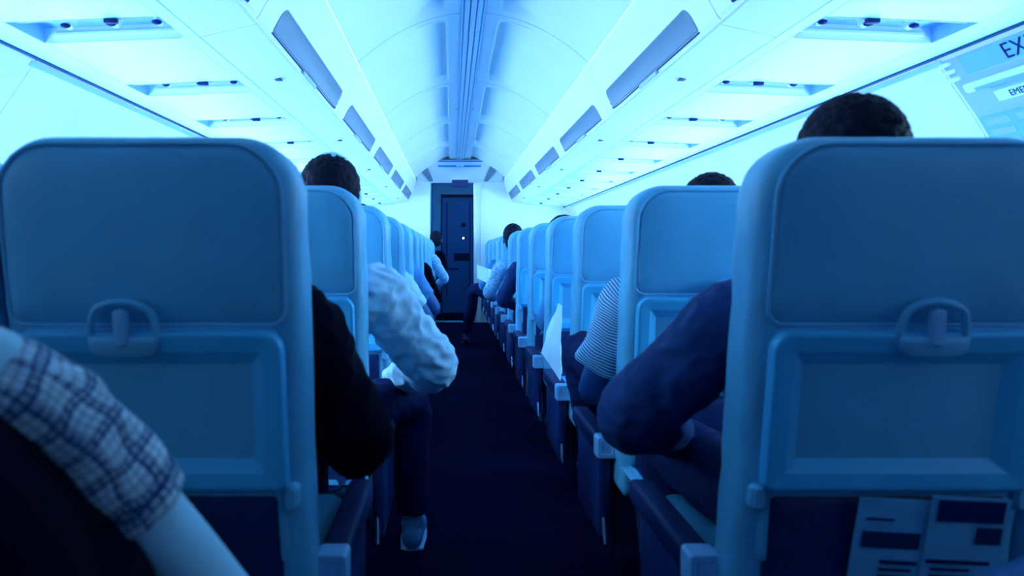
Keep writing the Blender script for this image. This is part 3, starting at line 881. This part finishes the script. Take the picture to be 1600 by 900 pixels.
    tube(b, [pelvis+V(0, 0, -0.02), belly, chest, chest+V(0, 0, 0.085)], [(0.175, 0.125), (0.160, 0.12), (0.178, 0.122), (0.12, 0.085)], side=(1, 0, 0), seg=24, n=4)
    tube(b, [chest+V(0, 0, 0.08), chest+V((hd.x-chest.x)*0.25, 0.01, 0.135)], [0.075, 0.068], seg=16, n=2, caps=('round', 'flat'))
    r0, r1, r2 = sleeve_r
    for a, e, w, q in ((sh, el, wr, 1), (sh2, el2, wr2, -1)):
        st = hdn(chest+V(0, 0, 0.06), a, 0.5)
        if short or sleeve_mat:
            if sleeve_mat and q == 1:
                t = bmesh.new()
                tube(t, [hdn(st, a, 0.3), a, hdn(a, e, 0.35), hdn(a, e, 0.72)], [0.06, r0, r1, r1*1.02], seg=28, n=7, caps=('round', 'flat'), uv=True)
                for v in t.verts:
                    v.co += Vector((noise.noise(v.co*22), noise.noise(v.co*22+V(5, 0, 0)), noise.noise(v.co*22+V(0, 7, 0))))*0.006
                obj('sleeve', t, M[sleeve_mat], root)
                tube(b, [st, a], [0.06, 0.052], seg=14, n=2)
            else:
                tube(b, [st, a, hdn(a, e, 0.35), hdn(a, e, 0.68)], [0.065, r0, r1, r1], seg=16, n=3, caps=('round', 'flat'))
        else:
            tube(b, [st, a, hdn(a, e, 0.5), e, hdn(e, w, 0.35), hdn(e, w, 0.9)], [0.068, r0, r1, r1*0.98, r2, r2*0.8], seg=16, n=4, caps=('round', 'flat'))
    organic('shirt', b, M[shirt], root, 0.010 if far else 0.0075, 3, 0.005 if far else (wrinkle_amp or 0.007), 0.075)
    # --- trousers
    b = bmesh.new()
    tube(b, [pelvis+V(0, 0.0, 0.03), pelvis+V(0, 0.03, -0.03)], [(0.165, 0.115), (0.16, 0.11)], side=(1, 0, 0), seg=20, n=2)
    for h, k, a in ((h1, k1, a1), (h2, k2, a2)):
        tube(b, [h, hdn(h, k, 0.5), k, hdn(k, a, 0.4), hdn(k, a, 0.93)], [0.094, 0.083, 0.070, 0.066, 0.056], seg=14, n=3, caps=('round', 'flat'))
    organic('trousers', b, M[trousers], root, 0.010, 3, 0.005, 0.08)
    for a in (a1, a2):
        b = bmesh.new()
        f = V(0, 1, 0)
        zf = a.z-0.09
        tube(b, [V(a.x, a.y-0.045, zf+0.045), V(a.x, a.y+0.03, zf+0.045), V(a.x, a.y+0.11, zf+0.038), V(a.x, a.y+0.19, zf+0.032)], [(0.036, 0.040), (0.040, 0.042), (0.046, 0.034), (0.036, 0.026)], side=(1, 0, 0), seg=16, n=4)
        ball(b, V(a.x, a.y-0.01, zf+0.08), (0.042, 0.05, 0.035), 2)
        sho = organic('shoe', b, M[shoe], root, 0.006, 2)
        b = bmesh.new()
        tube(b, [V(a.x, a.y-0.05, zf+0.008), V(a.x, a.y+0.06, zf+0.008), V(a.x, a.y+0.20, zf+0.008)], [(0.038, 0.008), (0.046, 0.008), (0.040, 0.008)], side=(1, 0, 0), seg=16, n=3)
        obj('sole', b, M['capgrey' if shoe == 'shoe' else 'dark'], sho)
    for ch in list(root.children):     # geometry was laid out in cabin coordinates
        ch.matrix_parent_inverse = Matrix.Translation(-root.location)
    return root
R = ROW_Y
AX = SX[0]
# left side
person('person in a black jacket, elbow over the left aisle armrest, nearest seat', -AX, R[1], -1, (-0.55, R[1]+0.22, 1.02), (-0.385, 1.27, 0.875), (-0.292, 1.38, 0.655), (-0.33, 1.62, 0.555),
       shirt='jacket', trousers='jacket', sleeve_r=(0.078, 0.072, 0.062))
person('person with thinning dark hair and pale long-sleeved shirt, elbow out in the aisle', -AX, R[2], -1, (-0.445, R[2]+0.19, 1.165), (-0.335, 2.08, 0.885), (-0.175, 2.20, 0.665), (-0.31, 2.44, 0.575),
       shirt='shirt_light', bald=True, shoe='shoe', sleeve_r=(0.088, 0.082, 0.062), knee=(-0.255, 2.46, 0.50), ank=(-0.245, 2.50, 0.09), skin='skin', wrinkle_amp=0.011)
person('person with dark hair just showing past the third left seat', -AX, R[3], -1, (-0.475, R[3]+0.2, 1.065), (-0.41, R[3]+0.22, 0.87), (-0.33, R[3]+0.3, 0.66), (-0.40, R[3]+0.55, 0.58), shirt='shirt_mid', far=True)
person('person in a light shirt leaning out beside the fourth left seat', -AX, R[4], -1, (-0.54, R[4]+0.2, 1.03), (-0.37, R[4]+0.22, 0.86), (-0.24, R[4]+0.3, 0.66), (-0.33, R[4]+0.55, 0.58), shirt='shirt_light', short=True, far=True)
person('person in a mid-blue shirt leaning out beside the fifth left seat', -AX, R[5], -1, (-0.56, R[5]+0.2, 1.03), (-0.36, R[5]+0.22, 0.87), (-0.22, R[5]+0.32, 0.66), (-0.33, R[5]+0.55, 0.58), shirt='shirt_mid', short=True, far=True)
person('person in dark clothes beside the seventh left seat', -AX, R[7], -1, (-0.56, R[7]+0.2, 1.03), (-0.35, R[7]+0.22, 0.86), (-0.25, R[7]+0.32, 0.62), (-0.33, R[7]+0.55, 0.56), shirt='jacket', far=True)
person('person with a printed shirt leaning out beside the tenth left seat', -AX, R[10], -1, (-0.56, R[10]+0.2, 1.03), (-0.33, R[10]+0.22, 0.92), (-0.20, R[10]+0.32, 0.70), (-0.33, R[10]+0.55, 0.56), shirt='print', far=True)
person('person with dark hair in black, head in the far doorway at the left', -AX+0.06, R[12]-0.05, -1, (-0.325, R[12]+0.12, 1.165), (-0.27, R[12]+0.15, 0.96), (-0.22, R[12]+0.25, 0.72), (-0.33, R[12]+0.4, 0.56), knee=(-0.5, 10.28, 0.53), ank=(-0.5, 10.15, 0.09), knee2=(-0.62, 10.28, 0.53), ank2=(-0.62, 10.15, 0.09), shirt='jacket', far=True)
# right side
person('person in a dark navy sleeve, black hair above the nearest right seat', AX, R[1], 1, (0.542, R[1]+0.17, 1.135), (0.392, 1.29, 0.875), (0.235, 1.40, 0.69), (0.40, 1.63, 0.585),
       shirt='shirt_navy', sleeve_r=(0.080, 0.072, 0.058), skin='skin', knee=(0.40, 1.72, 0.54), wrinkle_amp=0.006)
person('person in a striped short sleeve beside the second right seat', AX, R[2], 1, (0.60, R[2]+0.20, 1.095), (0.385, 2.06, 0.86), (0.295, 2.14, 0.60), (0.42, 2.40, 0.575),
       shirt='stripe', sleeve_mat='stripe', short=True, sleeve_r=(0.078, 0.075, 0.05), knee=(0.335, 2.50, 0.665), ank=(0.40, 2.60, 0.28), skin='skin_dim')
person('person whose black hair shows at the fourth right seat corner', AX, R[4], 1, (0.435, R[4]+0.2, 1.06), (0.44, R[4]+0.22, 0.87), (0.37, R[4]+0.3, 0.66), (0.42, R[4]+0.55, 0.58), shirt='shirt_mid', far=True)
person('person in a dark sleeve leaning into the aisle beside the fifth right seat', AX, R[6], 1, (0.58, R[6]+0.2, 1.03), (0.36, R[6]+0.22, 0.88), (0.26, R[6]+0.32, 0.66), (0.40, R[6]+0.55, 0.58), shirt='shirt_navy', far=True)
person('person with round dark head and pale printed shirt leaning into the aisle', AX, R[7], 1, (0.385, R[7]+0.2, 1.11), (0.30, R[7]+0.22, 0.88), (0.20, R[7]+0.34, 0.66), (0.36, R[7]+0.55, 0.60), shirt='print', far=True)
person('person reading with one knee out in the aisle near the far end', AX, R[9], 1, (0.44, R[9]+0.2, 1.02), (0.32, R[9]+0.22, 0.86), (0.22, R[9]+0.32, 0.66), (0.28, R[9]+0.52, 0.64), shirt='shirt_mid', far=True,
       knee=(0.13, R[9]+0.45, 0.60), ank=(0.04, R[9]+0.62, 0.10))

# foreground passenger at the left edge: bare arm, plaid sleeve, black vest
root = empty('person', (-0.62, 0.55, 0), 'person in a plaid short sleeve and black top, bare arm at the lower left', 'person', 'seated passengers')
b = bmesh.new()
def at(px, py, y): return V((px-706)*y/1145+CX, y, 1-(py-394)*y/1145)
A0, A1, A2, A3, A4, A5, A6 = at(-75, 570, .60), at(15, 600, .62), at(115, 668, .655), at(210, 780, .69), at(310, 900, .73), at(415, 1040, .78), at(470, 1160, .90)
hdc = V(-0.74, 0.50, 1.08)
tube(b, [V(-0.62, 0.53, 0.86), A0, A1, A2, A3, A4, A5, A6], [0.050, 0.036, 0.034, 0.034, 0.035, 0.036, 0.036, 0.026], seg=18, n=4)
hand(b, A6, A6-A5, V(0, 0.3, 1), 1, 1.0, 0.6)
tube(b, [V(-0.62, 0.50, 0.52), V(-0.62, 0.51, 0.66), V(-0.62, 0.52, 0.80), V(-0.63, 0.51, 0.88)], [(0.15, 0.1), (0.135, 0.095), (0.15, 0.1), (0.1, 0.07)], side=(1, 0, 0), seg=18)
tube(b, [V(-0.63, 0.51, 0.86), V(-0.70, 0.51, 0.95), hdc+V(0, 0, -0.04)], [0.06, 0.052, 0.052], seg=12)
head_pieces(b, hdc)
organic('body', b, M['skin'], root, 0.006, 4)
b = bmesh.new()
ball(b, hdc+V(0, -0.022, 0.032), (0.085, 0.094, 0.092), 4); ball(b, hdc+V(0, -0.05, -0.05), (0.075, 0.06, 0.10), 3)
organic('hair', b, M['hair'], root, 0.006, 2, 0.004, 0.02)
b = bmesh.new()
tube(b, [V(-0.62, 0.50, 0.40), V(-0.60, 0.54, 0.56), V(-0.555, 0.57, 0.70), V(-0.575, 0.56, 0.80), V(-0.63, 0.52, 0.86)], [(0.22, 0.13), (0.21, 0.13), (0.165, 0.12), (0.135, 0.10), (0.08, 0.07)], side=(1, 0, 0), seg=24)
tube(b, [at(-40, 700, .62), at(35, 800, .63), at(110, 960, .64)], [0.06, 0.055, 0.075], seg=16)
organic('black_top', b, M['jacket'], root, 0.008, 4)
b = bmesh.new()
tube(b, [A0*0.6+A1*0.4, A1*0.85+A2*0.15, A1*0.3+A2*0.7, A2*0.8+A3*0.2, A2*0.2+A3*0.8, A3], [0.037, 0.041, 0.043, 0.044, 0.044, 0.044], seg=48, n=8, caps=('round', 'flat'), uv=True)
for v in b.verts:
    v.co += Vector((noise.noise(v.co*30), noise.noise(v.co*30+V(5, 0, 0)), noise.noise(v.co*30+V(0, 7, 0))))*0.006
slv = obj('sleeve', b, M['plaid'], root)
b = bmesh.new()
tube(b, [A2*0.13+A3*0.87, A3, A3*0.9+A4*0.1], [0.046, 0.048, 0.0465], seg=48, n=5, caps=('flat', 'flat'), uv=True)
for v in b.verts:
    v.co += Vector((noise.noise(v.co*35), noise.noise(v.co*35+V(5, 0, 0)), noise.noise(v.co*35+V(0, 7, 0))))*0.005
obj('cuff', b, M['plaid'], slv)
b = bmesh.new()
tube(b, [V(-0.53, 0.45, 0.50), V(-0.52, 0.75, 0.50), V(-0.52, 0.93, 0.40), V(-0.52, 0.95, 0.1)], [0.09, 0.08, 0.06, 0.05], seg=14)
tube(b, [V(-0.72, 0.45, 0.50), V(-0.72, 0.75, 0.50), V(-0.72, 0.93, 0.40), V(-0.72, 0.95, 0.1)], [0.09, 0.08, 0.06, 0.05], seg=14)
organic('trousers', b, M['jacket'], root, 0.010, 3)
for ch in list(root.children): ch.matrix_parent_inverse = Matrix.Translation(-root.location)

# foreground passenger at the lower right corner: only a forearm resting forward
root = empty('person', (0.66, 0.5, 0), 'person at the lower right corner, forearm reaching in from the edge', 'person', 'seated passengers')
b = bmesh.new()
hdc = V(0.80, 0.42, 1.08)
tube(b, [V(0.74, 0.47, 0.86), V(0.64, 0.49, 0.86), V(0.57, 0.64, 0.76), V(0.49, 0.755, 0.64), V(0.44, 0.86, 0.54), V(0.41, 0.94, 0.48)], [0.055, 0.050, 0.045, 0.040, 0.035, 0.026], seg=16, n=4)
hand(b, V(0.41, 0.94, 0.48), V(-0.2, 0.6, -0.4), V(0, 0.3, 1), -1, 1.0, 0.6)
tube(b, [V(0.80, 0.44, 0.52), V(0.80, 0.44, 0.66), V(0.80, 0.44, 0.80), V(0.80, 0.44, 0.90)], [(0.15, 0.1), (0.135, 0.095), (0.15, 0.1), (0.1, 0.07)], side=(1, 0, 0), seg=18)
tube(b, [V(0.80, 0.44, 0.88), V(0.80, 0.43, 0.96), hdc+V(0, 0, -0.04)], [0.06, 0.052, 0.052], seg=12)
head_pieces(b, hdc)
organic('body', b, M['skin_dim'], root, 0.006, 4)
b = bmesh.new(); ball(b, hdc+V(0, -0.022, 0.032), (0.085, 0.094, 0.092), 4)
organic('hair', b, M['hair'], root, 0.006, 2, 0.004, 0.02)
b = bmesh.new()
tube(b, [V(0.80, 0.44, 0.45), V(0.80, 0.44, 0.62), V(0.80, 0.44, 0.80), V(0.80, 0.44, 0.90)], [(0.18, 0.125), (0.165, 0.12), (0.175, 0.12), (0.11, 0.085)], side=(1, 0, 0), seg=24)
tube(b, [V(0.74, 0.46, 0.86), V(0.64, 0.49, 0.86), V(0.57, 0.57, 0.82)], [0.068, 0.064, 0.060], seg=18, caps=('round', 'flat'))
organic('shirt', b, M['shirt_mid'], root, 0.008, 4, 0.006, 0.1)
b = bmesh.new()
for x in (0.70, 0.90): tube(b, [V(x, 0.40, 0.49), V(x, 0.72, 0.50), V(x, 0.90, 0.40), V(x, 0.93, 0.1)], [0.09, 0.08, 0.06, 0.05], seg=14)
organic('trousers', b, M['jeans'], root, 0.010, 3)
for ch in list(root.children): ch.matrix_parent_inverse = Matrix.Translation(-root.location)

# ------------------------------------------------------------------ papers
def leaf(bm, P, t=0.0015, nu=10, nv=10, wob=0.004):
    """a sheet of real thickness through four corners, slightly wavy"""
    P = [Vector(p) for p in P]; nor = (P[1]-P[0]).cross(P[3]-P[0]).normalized()
    g = [[], []]
    for k in (0, 1):
        for i in range(nu+1):
            row = []
            for j in range(nv+1):
                a, c = i/nu, j/nv
                p = (P[0]*(1-a)+P[1]*a)*(1-c)+(P[3]*(1-a)+P[2]*a)*c
                row.append(bm.verts.new(p+nor*(t*k+wob*noise.noise(p*14))))
            g[k].append(row)
    for k in (0, 1):
        for i in range(nu):
            for j in range(nv): bm.faces.new((g[k][i][j], g[k][i+1][j], g[k][i+1][j+1], g[k][i][j+1]))
    for i in range(nu):
        for j in (0, nv): bm.faces.new((g[0][i][j], g[0][i+1][j], g[1][i+1][j], g[1][i][j]))
    for j in range(nv):
        for i in (0, nu): bm.faces.new((g[0][i][j], g[0][i][j+1], g[1][i][j+1], g[1][i][j]))
# white folded newspaper beside the third right seat
b = bmesh.new()
leaf(b, [at(846, 551, 3.05), at(873, 474, 3.15), at(878, 478, 2.95), at(876, 596, 2.93)], 0.002, 12, 12, 0.012)
leaf(b, [at(846, 551, 3.06), at(873, 474, 3.16), at(878, 480, 3.25), at(879, 585, 3.25)], 0.002, 12, 12, 0.012)
tag(obj('folded_paper', b, M['paper'], None), 'white folded paper poking out into the aisle beside the third right seat', 'paper')
# open booklet held near the far end
b = bmesh.new()
yb = R[8]+0.45
leaf(b, [(0.24, yb, 0.70), (0.36, yb+0.02, 0.66), (0.36, yb+0.12, 0.80), (0.24, yb+0.10, 0.84)], 0.002)
leaf(b, [(0.24, yb, 0.70), (0.13, yb+0.02, 0.75), (0.13, yb+0.12, 0.88), (0.24, yb+0.10, 0.84)], 0.002)
tag(obj('open_booklet', b, M['paper'], None), 'open white booklet held over the aisle near the far right seats', 'booklet')
# magazines in the pocket of the nearest right seat
def pocket_sheet(name, lab, x0, x1, z0, z1, ang, m, marks, dy):
    yc = 1.05+(1.17-(z0+z1)/2)*0.17-0.028-dy
    mt = Matrix.Translation(((x0+x1)/2, yc, (z0+z1)/2)) @ Matrix.Rotation(0.168, 4, 'X') @ Matrix.Rotation(ang, 4, 'Y')
    w, h = (x1-x0)/2, (z1-z0)/2
    b = bmesh.new(); leaf(b, [(-w, 0, -h), (w, 0, -h), (w, 0, h), (-w, 0, h)], 0.003, 8, 8, 0.002); b.transform(mt)
    o = tag(obj(name, b, m, None), lab, 'magazine', 'magazines in the nearest right seat pocket')
    for nm, mk, rects in marks:
        for a, c, d, e in rects:
            b = bmesh.new(); box(b, -w+2*w*a, -w+2*w*c, -0.0058, -0.004, -h+2*h*d, -h+2*h*e)
            b.transform(mt); obj(nm, b, mk, o, False)
pocket_sheet('magazine', 'pale leaflet with a small picture, left one in the nearest right seat pocket', 0.500, 0.610, 0.44, 0.628, 0.06, M['paperblue'],
             [('printed_band', M['ink'], [(0.12, 0.50, 0.82, 0.835), (0.4, 0.92, 0.44, 0.47), (0.4, 0.85, 0.38, 0.40), (0.4, 0.92, 0.32, 0.34)]), ('picture', M['pocket'], [(0.10, 0.9, 0.58, 0.72)])], 0.004)
pocket_sheet('magazine', 'leaflet with dark top band, right one in the nearest right seat pocket', 0.607, 0.725, 0.44, 0.632, 0.05, M['paperblue'],
             [('printed_band', M['ink'], [(0.08, 0.93, 0.80, 0.98), (0.02, 0.85, 0.44, 0.47), (0.10, 0.6, 0.38, 0.40), (0.10, 0.8, 0.32, 0.34)]), ('picture', M['pocket'], [(0.62, 0.94, 0.62, 0.76)])], 0.010)
